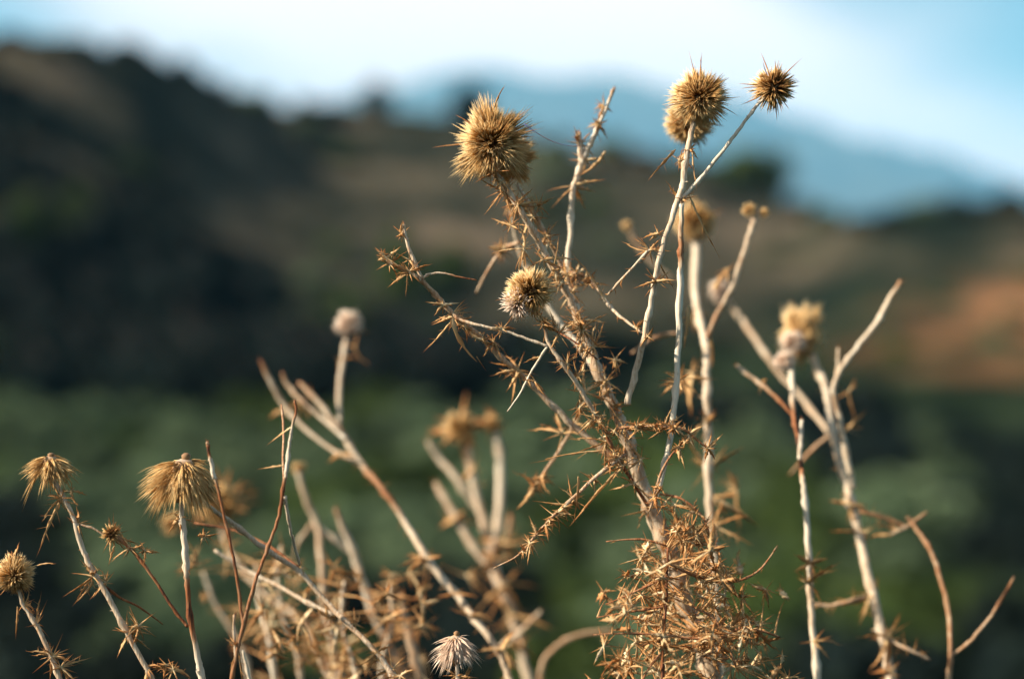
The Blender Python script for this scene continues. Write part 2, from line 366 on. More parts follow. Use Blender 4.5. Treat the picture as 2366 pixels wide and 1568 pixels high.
# trees and bushes standing on the skyline: (x, base y, half-width px, height px, kind, label)
SKY = [(868, 262, 44, 105, 'dark', 't', 'narrow dark tree on the skyline, the more distant-looking left one of a pair'),
       (1082, 280, 64, 118, 'dark', 't', 'bushy dark green tree on the skyline behind the leftmost tall thistle head'),
       (296, 128, 46, 42, 'dark', 's', 'small round dark bush on top of the left hill crest'),
       (30, 96, 60, 24, 'dark', 's', 'low dark bush on the crest at the far left edge'),
       (500, 215, 42, 32, 'dark', 's', 'low dark bush halfway down the falling left crest'),
       (1410, 352, 62, 52, 'green', 's', 'dark green bush on the ridge between the two tall thistle heads'),
       (1722, 455, 125, 150, 'green', 's', 'broad domed green bush on the end of the ridge right of the tall thistle'),
       (2205, 482, 60, 52, 'dark', 's', 'dark bush on the right ridge below the blue mountain'),
       (2335, 470, 60, 48, 'dark', 's', 'dark bush on the right ridge at the frame edge'),
       (2080, 500, 55, 26, 'dark', 's', 'low dark bush in the dip of the right ridge')]
for x, y, hw, hp, kd, ty, lab in SKY:
    a = ang(x); d = interp(rdist, a)*math.cos(a)*.985; pos = V(((x-IW/2)*K*d, d, 0)); pos.z = height(pos.x, pos.y)
    h = max(1, CAMZ+tn(y-hp)*d-pos.z)
    if ty == 't': tree(kd, pos, px(hw, d), h, lab, trunk=.12)
    else: shrub(kd, pos, px(hw, d), h*1.15, lab)
for k, (x, y) in enumerate(((1140, 290), (1220, 310), (1300, 330), (1490, 362), (1570, 375), (1640, 390), (1850, 470), (1905, 492), (1990, 505), (2140, 485), (2275, 478), (700, 250), (770, 254), (960, 262), (590, 232), (420, 168), (120, 92), (200, 100))):
    a = ang(x); d = interp(rdist, a)*math.cos(a)*.98; pos = V(((x-IW/2)*K*d, d, 0)); pos.z = height(pos.x, pos.y)
    shrub(rg.choice(['dark', 'dark', 'green']), pos, px(rg.uniform(34, 60), d), px(rg.uniform(26, 52), d), ('low' if k % 2 else 'rounded')+' dark bush on the skyline, '+whr(x), 'dark bushes along the ridge line')
# mid-slope individual trees  (x, base y, halfwidth, height, kind, label)
MID = [(930, 690, 75, 190, 'green', 'bright green tree on the hillside left of the thorny stems'),
       (1050, 670, 62, 130, 'green', 'smaller green tree beside the bright green one on the hillside'),
       (60, 600, 60, 190, 'green', 'olive green tree on the dark slope at the left edge'),
       (190, 560, 75, 150, 'green', 'olive green tree standing right of the one at the left edge'),
       (800, 790, 90, 140, 'green', 'green tree low on the slope behind the small blurred pale bud'),
       (450, 700, 120, 160, 'dark', 'dark tree mid slope left of the green trees')]
for x, y, hw, hp, kd, lab in MID:
    p = hit(x, y, 40)
    if p: tree(kd, p, px(hw, p.y), px(hp, p.y), lab, trunk=.1)
# dark tree line in the fold at the hill foot
g = 'dark evergreen trees in the fold of the valley'
lab = 'dark evergreen tree in the shaded tree line at the hill foot'
for x in range(-300, 2150, 84):
    y = 938 if x < 1500 else 1000
    p = hit(x+rg.uniform(-25, 25), y+rg.uniform(-14, 14), 25)
    if p: tree('dark', p, px(rg.uniform(85, 115), p.y), px(rg.uniform(150, 235) if x < 1150 else rg.uniform(90, 150) if x < 1550 else rg.uniform(110, 170) if x < 2000 else rg.uniform(60, 100), p.y), 'dark evergreen at the hill foot, '+whr(x), g, trunk=.04, name='evergreen_tree')
g2 = 'dark evergreen trees covering the shaded left slope'
for y in (190, 255, 330, 400, 470, 540, 610, 680, 750, 820):
    for x in range(-140, int(60+(y-250)*1.25), 78):
        if rg.random() < .12: continue
        p = hit(x+rg.uniform(-30, 30), y+rg.uniform(-25, 25), 45)
        if p: tree('dark', p, px(rg.uniform(55, 90), p.y), px(rg.uniform(80, 140), p.y), 'dark evergreen '+('high' if y < 400 else 'upper' if y < 500 else 'mid' if y < 640 else 'low' if y < 780 else 'lowest')+' on the left slope, '+whr(x), g2, trunk=.05, name='evergreen_tree')
for y, x0, h0, h1 in ((860, 330, 100, 160), (790, 300, 70, 110)):
    for x in range(x0, 1560 if y > 800 else 1250, 96):
        p = hit(x+rg.uniform(-30, 30), y+rg.uniform(-14, 14), 40)
        if p: tree('dark', p, px(rg.uniform(65, 95), p.y), px(rg.uniform(h0, h1), p.y), 'dark evergreen '+('one row' if y > 800 else 'two rows')+' up the hill foot, '+whr(x), g, trunk=.04, name='evergreen_tree')
# scrub scattered over the hill
g3 = 'scrub bushes dotted over the hillside'
for i in range(80):
    x = rg.uniform(250, 2600); y = rg.uniform(300, 840)
    p = hit(x, y, 55)
    if not p or p.y < 55: continue
    if 300 < x < 1100 and y < 560 and rg.random() < .6: continue
    kd = rg.choice(['dry', 'green', 'dark', 'sage', 'dark']) if x < 1500 else rg.choice(['dry', 'sage', 'green', 'dark', 'sage'])
    shrub(kd, p, px(rg.uniform(32, 80), p.y), px(rg.uniform(26, 58), p.y), {'dry': 'brownish scrub bush ', 'green': 'olive green scrub bush ', 'dark': 'dark scrub bush ', 'sage': 'grey-green scrub bush '}[kd]+('high' if y < 480 else 'halfway' if y < 660 else 'low')+' on the far hillside, '+whr(x), g3)
# sage shrubs of the near slope
g4 = 'grey-green shrubs on the near slope'
SHADE = [(40, 1430, 270, 300), (1010, 1400, 220, 200), (2340, 1080, 150, 190), (2270, 1500, 420, 120), (1780, 1570, 300, 80), (480, 1540, 320, 120), (1200, 1330, 90, 120), (1960, 1000, 160, 80)]  # ellipses of shade, put into the shrub colour by picking dark foliage
def size_at(y): return 84+(y-930)*.20
y = 935
pts_ = []
while y < 1720:
    hw = size_at(y); x = -150+rg.uniform(0, hw)
    while x < 2530:
        pts_.append((x+rg.uniform(-.5, .5)*hw, y+rg.uniform(-.6, .6)*hw*.5, hw)); x += hw*1.15
    y += hw*.42
for x, y, hw in pts_:
    if x > 1550 and y < 960+(x-1550)*.06: continue
    p = hit(x, y, 6)
    if not p: continue
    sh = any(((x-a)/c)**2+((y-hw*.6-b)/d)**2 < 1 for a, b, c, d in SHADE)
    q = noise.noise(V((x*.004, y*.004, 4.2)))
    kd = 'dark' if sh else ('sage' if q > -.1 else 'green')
    if not sh and x > 1900 and y < 1100: kd = rg.choice(['dry', 'sage'])
    s_ = rg.uniform(.65, 1.35)
    row = min(4, int((y-900)/150))
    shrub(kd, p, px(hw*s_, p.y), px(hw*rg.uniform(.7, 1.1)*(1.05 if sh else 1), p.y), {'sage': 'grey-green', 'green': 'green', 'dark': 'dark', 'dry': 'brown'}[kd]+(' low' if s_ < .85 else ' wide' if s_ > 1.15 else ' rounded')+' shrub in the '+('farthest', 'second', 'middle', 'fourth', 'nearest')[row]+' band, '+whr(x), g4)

# ------------------------------------------------------------------ thistles
class Plant:
    def __init__(s, label, x, y, d, group='dry thistle plants in the foreground', cat='thistle', name='dry_thistle'):
        p = P(x, y, d); g_ = V((p.x+R.uniform(-.05, .05), p.y+R.uniform(-.03, .05), 0)); g_.z = height(g_.x, g_.y)-.01
        s.root = empty(name, g_); tag(s.root, label, cat, group); s.sp = MB(); s.base = p; s.stemlist = []; s.nl = 0
    def stem(s, pts, tint=.25, ground=False, d=None, name='stem', nodes=True, label=None):
        """pts: (x, y, depth, width_px[, tint])"""
        rows = []
        for q in pts:
            p = P(q[0], q[1], q[2]); rows.append((p.x, p.y, p.z, wpx(q[3], q[2])/2*(.95 if q[2] < 1 else .80), (q[4] if len(q) > 4 else tint)+(.02 if q[2] > 1 else 0)))
        if ground:
            b = rows[0]; gl = s.root.location; d0 = V(rows[0][:3])-V(rows[1][:3]); d0.normalize(); m_ = V(b[:3])+d0*.15
            z1 = (m_.z+gl.z)*.5
            rows = [(gl.x, gl.y, gl.z-.02, b[3]*1.5, .5), (gl.x*.8+m_.x*.2, gl.y*.8+m_.y*.2, (gl.z+z1)*.5, b[3]*1.35, .5), (m_.x*.6+gl.x*.4, m_.y*.6+gl.y*.4, z1, b[3]*1.2, .45), (m_.x, m_.y, m_.z, b[3]*1.1, .4)]+rows
        rows = catmull(rows, 5)
        # knobby nodes and slight crookedness
        out = []; k = R.random()*10
        for i, r_ in enumerate(rows):
            kn = 1+.04*math.sin(i*1.1+k)+(.45 if (i % 9) == 4 else 0)*R.uniform(.4, 1)
            rr = r_[3]*kn; j = r_[3]*.25
            out.append((r_[0]+R.uniform(-j, j), r_[1]+R.uniform(-j, j), r_[2]+R.uniform(-j, j), max(rr, .00035), min(1, max(0, r_[4]+R.uniform(-.05, .05)))))
        mb = MB(); tube(mb, out, 9)
        for i in range(3, len(out)-1):
            if R.random() < .38:          # leaf scars and stubs
                q = out[i]; dr = rdir(); spine(mb, V(q[:3])+dr*q[3]*.5, dr+V((0, 0, .4)), q[3]*R.uniform(1.0, 1.9), q[3]*R.uniform(.3, .5), q[4]*.6, q[4]+.35)
        e_ = V(out[-1][:3]); ed = (e_-V(out[-3][:3])).normalized()
        for k_ in range(5):               # splintered, snapped tip
            spine(mb, e_-ed*out[-1][3], ed+rdir()*.5, out[-1][3]*R.uniform(1.5, 4), out[-1][3]*.45, out[-1][4], 1)
        o = mb.build(name, M_STEM, s.root, s.root)
        if label: o['label'] = label
        s.stemlist.append(out); return out
    def leafat(s, x, y, d, x2, y2, d2=None, w=5, nsp=6, tint=.25, droop=.05):
        a = P(x, y, d); b = P(x2, y2, d2 or d+R.uniform(-.01, .01)); v = b-a
        mb = MB(); leaf(mb, a, v, v.length*.78, wpx(w, d), nsp, droop, tint); mb.build('spiny_leaf', M_LEAF, s.root, s.root); s.nl += 1
    def cluster(s, x, y, d, size=45, nl=3, nsp=5, axis=None, tint=.3, w=4.5):
        """whorl of spiny leaves at a stem node"""
        c = P(x, y, d)
        size *= R.uniform(.85, 1.45); w *= .88; nl = nl+1 if d < 1 else nl; nsp = int(nsp*1.6)+1; tint -= .1
        for k in range(nl):
            dr = rdir(); dr.y *= .55; dr = (dr+V((0, 0, -.1))).normalized()
            mb = MB(); Ls = wpx(size*R.uniform(.6, 1.15), d); leaf(mb, c, dr, Ls*.8, wpx(w*R.uniform(.7, 1.3), d), R.choice([4, 5, 6, 7]), R.uniform(0, .35), tint+R.uniform(-.15, .2))
            mb.build('spiny_leaf', M_LEAF, s.root, s.root); s.nl += 1
        for k in range(nsp):
            dr = rdir(); dr.y *= .6; spine(s.sp, c, dr, wpx(size*R.uniform(.35, .85), d), wpx(R.uniform(1.4, 2.7), d), .05+R.uniform(-.1, .3), 1, V((0, 0, R.uniform(-.2, .1))))
    def tie(s, x, y, d):
        c = P(x, y, d); best = None
        for st in s.stemlist:
            for q in st:
                p = V(q[:3]); k = (p-c).length+max(0, p.z-c.z+.01)*1.5
                if p.z < .8: continue
                if best is None or k < best[0]: best = (k, p)
        p = best[1]; v = c-p
        if v.length > .006: spine(s.sp, p, v, v.length*1.05, wpx(2.6, d), .35, .8, V((0, 0, -.12))+rdir()*.08, 5)
    def autospines(s, st, every=3, size=14, d=.9, n=1, skip=0):
        for i in range(skip, len(st)-1, every):
            r_ = st[i]; c = V(r_[:3])
            for k in range(n):
                dr = rdir(); spine(s.sp, c+dr*r_[3]*.6, dr, wpx(size*R.uniform(.5, 1.3), d), wpx(R.uniform(1, 1.8), d), .3, 1)
    def head(s, x, y, d, r, axis=(0, -1, .3), n=1500, dark=.45, long=10, flat=1.0, inner=.38, tintshift=0, label=None, thick=1.0, elong=1.0, gap=None, mat_=None, rag=.3, bw=1):
        """globe of radiating golden bristles"""
        n = int(n*.85); thick *= 1.25; c = P(x, y, d); rr = wpx(r, d); ax = V(axis).normalized(); root = s.root
        core = MB(); rows = []
        for i in range(9):
            t_ = -1+2*i/8; rows.append((*(c+ax*t_*rr*inner*.95), max(rr*inner*math.sqrt(max(0, 1-t_*t_)), rr*.02), .35))
        tube(core, rows, 12); ho = core.build('flower_head', M_CORE, root, root)
        if label: ho['label'] = label
        b = MB()
        for i in range(n):
            dr = rdir(); ca = dr.dot(ax)
            if gap and dr.dot(V(gap).normalized()) > .55 and R.random() < .9: continue
            # bundles: directions snap partly to tuft centres
            q = noise.noise_vector(dr*4.2)*.22; dd = (dr+q).normalized()
            k = R.uniform(.82, 1.05)*(1+rag*noise.noise(dr*2.2+V((x, 0, 0))))*(1-.22*max(0, (ca-.7)/.3))
            sh = dd*1.0
            if elong != 1: sh = dd+ax*(dd.dot(ax)*(elong-1))
            st = c+dd*rr*inner*.8; en = c+sh*rr*k*(flat if abs(ca) > .6 else 1)
            dk = max(0, (ca-(1-dark))/dark) if dark > 0 else 0  # darker tips round the axis: shade deep between bristles put into the colour
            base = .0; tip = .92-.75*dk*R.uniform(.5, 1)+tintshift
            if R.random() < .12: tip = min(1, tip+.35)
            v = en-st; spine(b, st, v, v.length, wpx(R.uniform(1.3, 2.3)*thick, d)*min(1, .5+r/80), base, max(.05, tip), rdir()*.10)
        br = b.build('bristles', mat_ or M_BRIS, ho, root); br['kind'] = 'stuff'
        for i in range(long):
            dr = rdir(); dr.y *= .4; dr.normalize(); mbb = MB()
            spine(mbb, c+dr*rr*.6, dr, rr*R.uniform(.55, 1.05)*(1.15 if bw > 1 else 1), wpx(R.uniform(1.3, 2.2)*bw, d), .35, .9, rdir()*.15, 4)
            mbb.build('bract', M_LEAF, ho, root)
        return ho
    def mop(s, x, y, d, rx, h, n=900, lean=0, label=None, cap=True, mat_=None):
        """collapsed head: bristles hang outwards and down from a pale cap"""
        top = P(x, y, d); rr = wpx(rx, d); hh = wpx(h, d); root = s.root
        core = MB(); rows = []
        for i, (f, g_) in enumerate(((.16, .05), (.10, .2), (.0, .3), (-.15, .36), (-.45, .3), (-.8, .16), (-1.0, .08))):
            rows.append((top.x+lean*rr*max(0, -f), top.y, top.z+hh*f, rr*g_, (.55+.1*i) if f > 0 else .4))
        tube(core, rows, 12); ho = core.build('flower_head', M_CORE, root, root)
        if label: ho['label'] = label
        if cap:
            k = MB(); rows = [(top.x+rr*.05, top.y, top.z+hh*.1, rr*.10, .6), (top.x+rr*.05, top.y, top.z+hh*.24, rr*.13, .3), (top.x+rr*.05, top.y, top.z+hh*.30, rr*.05, .2)]
            tube(k, rows, 8); k.build('knob', M_CORE, ho, root)
        b = MB()
        for i in range(n):
            a = R.uniform(0, math.tau); lv = R.random()
            o_ = V((math.cos(a), math.sin(a), 0)); st = top+o_*rr*(.13+.22*lv)+V((lean*rr*lv*.5, 0, hh*.08-hh*.62*lv))
            dr = (o_*(1.05-.3*lv)+V((0, 0, .30-1.15*R.random()-.30*lv)))
            q = noise.noise_vector(dr*3)*.3; dr = (dr+q).normalized()
            spine(b, st, dr, rr*R.uniform(.32, .86)*(1+.95*noise.noise(dr*2.1+V((x, y, 0)))), wpx(R.uniform(1.3, 3.0), d), .05+.3*R.random(), R.uniform(.6, 1.0), V((0, 0, -.35)))
        br = b.build('bristles', mat_ or M_BRIS, ho, root); br['kind'] = 'stuff'
        return ho
    def done(s):
        if s.sp.v: o = s.sp.build('spines', M_LEAF, s.root, s.root); o['kind'] = 'stuff'

# ---- A: the tall central thistle
A = Plant('tallest dry thistle with three large globe heads against the blue mountain', 1650, 1600, .96)
main = A.stem([(1665, 1620, .96, 44), (1610, 1460, .96, 42), (1570, 1350, .955, 42), (1535, 1255, .95, 42), (1502, 1170, .95, 40), (1470, 1085, .945, 36), (1440, 990, .94, 32), (1402, 905, .94, 26), (1368, 825, .94, 22)], .30, ground=True)
s1 = A.stem([(1368, 825, .94, 20), (1345, 765, .94, 18), (1322, 700, .94, 17), (1290, 640, .935, 15), (1248, 565, .93, 15), (1205, 490, .92, 15), (1165, 430, .92, 15), (1140, 380, .92, 12)], .3)
s1b = A.stem([(1330, 700, .95, 10), (1300, 620, .95, 10), (1262, 545, .94, 10), (1222, 470, .93, 9), (1195, 430, .93, 7)], .35)
s1c = A.stem([(1380, 860, 1.0, 14), (1330, 790, 1.02, 14), (1270, 715, 1.03, 14), (1212, 610, 1.04, 14), (1190, 530, 1.03, 13), (1178, 450, 1.0, 11)], .1)
s2 = A.stem([(1400, 900, .96, 15), (1362, 800, .97, 14), (1330, 700, .97, 14), (1313, 625, .97, 15), (1317, 540, .97, 14), (1322, 450, .97, 14), (1335, 400, .97, 14), (1352, 355, .97, 14), (1378, 300, .97, 9), (1400, 250, .97, 8), (1418, 205, .97, 8, .5)], .08)
A.stem([(1342, 385, .97, 13), (1340, 340, .97, 14), (1337, 305, .97, 9, .5)], .15)
s3 = A.stem([(1448, 935, .92, 14), (1468, 860, .92, 14), (1490, 775, .91, 15), (1505, 690, .905, 14), (1520, 610, .90, 14), (1540, 540, .90, 14), (1565, 465, .90, 15), (1577, 430, .90, 16), (1582, 380, .90, 15), (1592, 330, .90, 14), (1603, 280, .90, 10)], .22)
s3b = A.stem([(1575, 460, .90, 10), (1620, 410, .90, 10), (1660, 360, .90, 9), (1697, 312, .90, 9), (1727, 272, .90, 8), (1752, 240, .90, 8), (1780, 212, .90, 6)], .12)
s4 = A.stem([(1515, 1152, .92, 10), (1540, 1050, .92, 14), (1555, 960, .92, 15), (1563, 860, .92, 15), (1568, 750, .92, 15), (1571, 640, .92, 15), (1572, 590, .92, 13, .6), (1573, 540, .92, 13, .5), (1575, 470, .92, 11)], .03)
s5 = A.stem([(1440, 1080, .95, 15), (1400, 1045, .95, 16), (1325, 985, .95, 15), (1250, 910, .95, 14), (1180, 845, .94, 13), (1125, 795, .93, 12), (1072, 745, .92, 12), (1040, 718, .91, 12), (1005, 680, .91, 12), (970, 645, .90, 11), (930, 622, .90, 10), (898, 603, .90, 9), (880, 582, .90, 8, .6)], .38)
s5b = A.stem([(975, 645, .90, 9), (953, 595, .90, 9), (938, 552, .90, 8), (932, 518, .90, 6)], .3)
s5c = A.stem([(975, 645, .90, 6), (990, 634, .90, 6), (1020, 631, .90, 5), (1060, 640, .90, 4, .7), (1100, 647, .90, 3, .8)], .3)
s5d = A.stem([(1040, 718, .91, 8, .5), (1062, 738, .905, 8, .6), (1110, 752, .90, 7), (1165, 765, .90, 7), (1215, 782, .90, 7), (1265, 800, .90, 7)], .2)
s6 = A.stem([(1500, 1175, .93, 9, .7), (1455, 1100, .925, 9, .8), (1425, 1055, .92, 9, .8), (1400, 1005, .915, 9, .6), (1372, 955, .91, 10), (1335, 890, .905, 11), (1300, 840, .90, 11), (1268, 795, .90, 9), (1255, 750, .90, 8, .5), (1235, 710, .90, 6)], .3)
s6b = A.stem([(1380, 830, .89, 4, .9), (1330, 792, .89, 5, .9), (1270, 755, .90, 5, .8), (1250, 735, .90, 5)], .8)
s6c = A.stem([(1268, 795, .90, 6), (1250, 822, .90, 6), (1225, 862, .90, 5), (1200, 910, .90, 4), (1172, 950, .90, 2)], .1)
s7 = A.stem([(1445, 1050, .92, 9), (1395, 1085, .91, 9), (1340, 1135, .905, 9), (1290, 1180, .90, 8), (1240, 1232, .90, 7), (1200, 1280, .90, 5), (1140, 1312, .90, 3)], .45)
s8 = A.stem([(1400, 1000, .91, 6), (1455, 985, .91, 6), (1520, 985, .905, 6), (1575, 990, .90, 6), (1615, 1020, .90, 5), (1640, 1040, .90, 3)], .65)
s9 = A.stem([(1500, 1180, .90, 5), (1530, 1085, .90, 6), (1560, 1040, .90, 5, .8), (1590, 1010, .90, 4)], .5)
s10 = A.stem([(1315, 628, .96, 7, .6), (1362, 645, .95, 7, .5), (1395, 690, .94, 8), (1420, 720, .93, 8), (1460, 752, .92, 6), (1500, 780, .91, 4)], .25)
s11 = A.stem([(1405, 680, .91, 5), (1432, 650, .905, 6, .4), (1465, 615, .90, 6), (1500, 578, .90, 6), (1522, 585, .90, 4)], .2)
s12 = A.stem([(1200, 560, 1.0, 11), (1165, 575, 1.01, 11), (1130, 620, 1.01, 9), (1100, 676, 1.02, 5)], .45)
s13 = A.stem([(1350, 930, .98, 8), (1310, 1010, .99, 9), (1262, 1085, .99, 9), (1220, 1140, 1.0, 5)], .45)
s14 = A.stem([(1565, 770, 1.06, 10), (1510, 780, 1.06, 10), (1460, 815, 1.06, 8)], .45)
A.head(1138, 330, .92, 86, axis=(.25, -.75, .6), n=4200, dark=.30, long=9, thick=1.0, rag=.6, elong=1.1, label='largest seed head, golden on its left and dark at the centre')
A.head(1178, 368, .945, 62, axis=(.5, -.5, -.6), n=1900, dark=.6, long=3, rag=.7, label='lower shaggy half of the largest head, its shaded side coloured brown')  # dark axis points away from the sun: shaded side painted as brown tips
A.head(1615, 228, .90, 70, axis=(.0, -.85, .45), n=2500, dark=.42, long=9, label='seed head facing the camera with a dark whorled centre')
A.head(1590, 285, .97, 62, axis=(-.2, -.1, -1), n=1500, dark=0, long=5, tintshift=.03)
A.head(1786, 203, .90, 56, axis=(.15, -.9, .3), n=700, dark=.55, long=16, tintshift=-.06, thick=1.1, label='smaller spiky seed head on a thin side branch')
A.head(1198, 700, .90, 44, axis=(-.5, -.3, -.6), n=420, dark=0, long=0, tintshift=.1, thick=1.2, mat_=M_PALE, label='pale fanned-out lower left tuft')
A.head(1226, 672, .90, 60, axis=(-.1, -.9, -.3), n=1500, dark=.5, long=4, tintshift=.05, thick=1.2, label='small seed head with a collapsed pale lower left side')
for q in ((1165, 440, .92, 60, 4, 8), (1150, 395, .91, 50, 3, 6), (1190, 470, .92, 60, 4, 7), (1180, 520, .92, 55, 3, 5), (1230, 500, .93, 65, 4, 7), (1245, 475, .93, 55, 2, 6), (1210, 575, .92, 60, 3, 5), (1255, 600, .92, 55, 2, 4),
          (1340, 330, .97, 55, 3, 5), (1355, 370, .97, 50, 2, 4), (1325, 430, .97, 60, 3, 4), (1395, 245, .97, 30, 2, 3), (1315, 630, .96, 50, 3, 4), (1360, 655, .95, 45, 2, 4),
          (1592, 345, .90, 55, 3, 6), (1570, 370, .90, 50, 2, 3), (1575, 460, .90, 50, 3, 6), (1500, 578, .90, 50, 2, 6), (1515, 650, .90, 50, 3, 5), (1520, 540, .90, 35, 1, 4),
          (930, 540, .90, 30, 2, 4), (945, 600, .90, 35, 2, 4), (900, 610, .90, 40, 3, 5), (940, 632, .90, 38, 2, 5), (1045, 725, .91, 55, 3, 5), (1075, 755, .91, 45, 2, 6), (1140, 790, .93, 48, 3, 6), (1195, 855, .94, 58, 4, 6), (1160, 760, .90, 38, 2, 7),
          (1345, 760, .92, 62, 4, 10), (1370, 800, .92, 60, 4, 8), (1310, 840, .90, 55, 3, 8), (1335, 870, .91, 55, 3, 6), (1350, 905, .93, 60, 4, 7), (1400, 880, .93, 65, 3, 6), (1340, 940, .92, 60, 3, 6), (1375, 965, .91, 55, 3, 6),
          (1290, 770, .90, 45, 2, 5), (1440, 985, .92, 60, 3, 6), (1400, 1020, .92, 58, 3, 6), (1480, 990, .91, 50, 3, 6), (1535, 985, .905, 50, 3, 6), (1590, 1005, .90, 48, 2, 5), (1440, 1075, .92, 50, 3, 6), (1480, 1060, .92, 45, 2, 5), (1565, 880, .95, 45, 3, 5),
          (1300, 1000, .97, 70, 2, 3), (1410, 1060, .92, 50, 2, 6), (1372, 1110, .91, 40, 2, 6), (1325, 1155, .905, 42, 2, 6), (1280, 1190, .90, 42, 2, 6), (1240, 1235, .90, 36, 2, 5), (1420, 830, .93, 60, 2, 4), (1235, 880, .90, 30, 1, 3)):
    A.cluster(*q)
rg3 = random.Random(11)
for st, k, sz in ((main, 12, 50), (s1, 10, 52), (s1b, 4, 48), (s5, 7, 44), (s6, 10, 40), (s7, 7, 36), (s8, 8, 40), (s9, 4, 36), (s10, 5, 36), (s13, 4, 48), (s12, 2, 40), (s2, 3, 38), (s1c, 4, 44), (s6b, 3, 36)):
    for i in range(k):
        q = st[rg3.randrange(2, len(st)-1)]
        if st is main and q[2] < .93: continue
        dd = q[1]-.004; A.cluster(q[0]/(K*dd)+IW/2, (CAMZ-q[2])/(K*dd)+CY, dd, sz*rg3.uniform(.6, 1.1), rg3.choice([1, 2, 3]), 5, tint=rg3.choice([.1, .3, .45]))
for q in ((1045, 735, .90, 1055, 868, 6, 3), (1045, 732, .90, 1000, 752, 5, 3), (1040, 745, .90, 985, 822, 3, 4), (1250, 825, .90, 1205, 826, 4, 1), (1200, 860, .93, 1170, 905, 5, 4), (1215, 870, .92, 1232, 905, 6, 2), (1560, 345, .90, 1493, 415, 4, 5),
          (1600, 340, .90, 1600, 440, 3, 2), (1590, 450, .90, 1650, 600, 4, 3), (1500, 580, .90, 1430, 578, 4, 2), (1505, 578, .90, 1552, 582, 5, 2), (1515, 590, .90, 1560, 680, 3, 1), (1398, 350, .97, 1360, 440, 5, 2), (1590, 705, .96, 1584, 805, 8, 1),
          (1400, 700, .93, 1330, 560, 3, 2), (1280, 610, .90, 1298, 545, 3, 0), (1140, 250, .91, 1155, 195, 3, 0), (1320, 1165, .905, 1230, 1160, 4, 3), (1430, 1085, .92, 1310, 1205, 8, 2), (1400, 1040, .92, 1215, 1044, 4, 4), (1335, 1100, .90, 1332, 1205, 5, 2)):
    A.leafat(q[0], q[1], q[2], q[3], q[4], None, q[5], q[6])
for st, e, sz in ((s7, 1, 22), (s8, 1, 20), (s6, 2, 22), (s10, 2, 18), (s5, 6, 14), (s3b, 5, 9), (s11, 1, 18), (s1, 3, 24), (s1b, 2, 24), (s9, 2, 20), (s6b, 2, 14)): A.autospines(st, e, sz, .92, 1)
A.done()

# ---- B: blurred stem just behind the main plant
B = Plant('blurred pale thistle close behind the tallest one, with forked bud tip', 1665, 1600, 1.1)
b1 = B.stem([(1668, 1620, 1.06, 22), (1655, 1450, 1.06, 22), (1650, 1300, 1.06, 22), (1640, 1180, 1.06, 22), (1637, 1080, 1.06, 23), (1635, 980, 1.06, 23), (1633, 880, 1.06, 23), (1628, 790, 1.07, 22), (1612, 720, 1.10, 22), (1605, 650, 1.14, 22), (1608, 560, 1.17, 22)], .18, ground=True)
b2 = B.stem([(1630, 785, 1.07, 13, .5), (1660, 720, 1.07, 13, .5), (1692, 660, 1.07, 14), (1716, 590, 1.07, 15), (1737, 525, 1.07, 16), (1745, 490, 1.07, 10)], .25)
B.head(1605, 512, 1.17, 52, axis=(.25, -.75, .5), n=1300, dark=.45, long=5, tintshift=.06)
B.stem([(1560, 650, 1.22, 11), (1490, 590, 1.22, 13), (1450, 525, 1.22, 14)], .4)
for q in ((1730, 485, 1.07, 20), (1765, 492, 1.07, 14), (1448, 522, 1.22, 14)): B.head(q[0], q[1], q[2], q[3], n=160, dark=.0, long=0, tintshift=.05, thick=1.3)
for q in ((1680, 620, 1.07, 50, 1, 2), (1635, 970, 1.05, 60, 3, 4), (1640, 1080, 1.07, 70, 3, 4), (1650, 1150, 1.08, 85, 4, 3), (1700, 1130, 1.12, 80, 3, 3), (1600, 860, 1.08, 60, 3, 3), (1650, 1215, 1.04, 80, 4, 5), (1600, 730, 1.1, 55, 2, 2), (1570, 875, 1.0, 60, 4, 4)): B.cluster(*q, tint=.35, w=6)
for q in ((1600, 860, 1.08, 1575, 960, 10, 2), (1660, 1155, 1.05, 1760, 1205, 11, 2), (1650, 670, 1.08, 1690, 600, 8, 1), (1640, 780, 1.08, 1655, 850, 9, 0)): B.leafat(q[0], q[1], q[2], q[3], q[4], None, q[5], q[6])
B.autospines(b1, 1, 22, 1.08, 1); B.autospines(b2, 3, 14, 1.07, 1); B.done()

# ---- D: sharp spiny tangle at lower centre right
D = Plant('rusty tangle of spiny leaves round a thin dark stem, lower right', 1530, 1600, .88)
d1 = D.stem([(1532, 1620, .88, 9), (1530, 1500, .88, 7), (1537, 1400, .88, 7), (1540, 1330, .88, 7), (1543, 1265, .88, 5)], .85, ground=True)
for q in ([(1540, 1330, .88, 5), (1480, 1360, .88, 5), (1400, 1395, .88, 2)], [(1535, 1400, .88, 6), (1470, 1410, .88, 5), (1380, 1425, .88, 2)], [(1532, 1465, .87, 6), (1450, 1462, .87, 5), (1370, 1465, .87, 2)], [(1532, 1465, .87, 6), (1620, 1475, .87, 5), (1680, 1470, .87, 3)],
          [(1540, 1300, .88, 5), (1610, 1330, .9, 6), (1680, 1345, .91, 5), (1750, 1320, .92, 5), (1795, 1260, .92, 2)], [(1535, 1500, .88, 5), (1500, 1540, .88, 5), (1460, 1620, .88, 5)], [(1640, 1480, .92, 6), (1720, 1450, .92, 6), (1800, 1470, .92, 4)],
          [(1510, 1140, .93, 5), (1570, 1150, .92, 6), (1620, 1190, .92, 6), (1640, 1240, .92, 5)], [(1600, 1400, .9, 6), (1660, 1440, .9, 6), (1700, 1540, .9, 6)], [(1540, 1260, .9, 5), (1480, 1245, .9, 5), (1400, 1250, .9, 2)]):
    st = D.stem(q, .7); D.autospines(st, 2, 26, .9, 1)
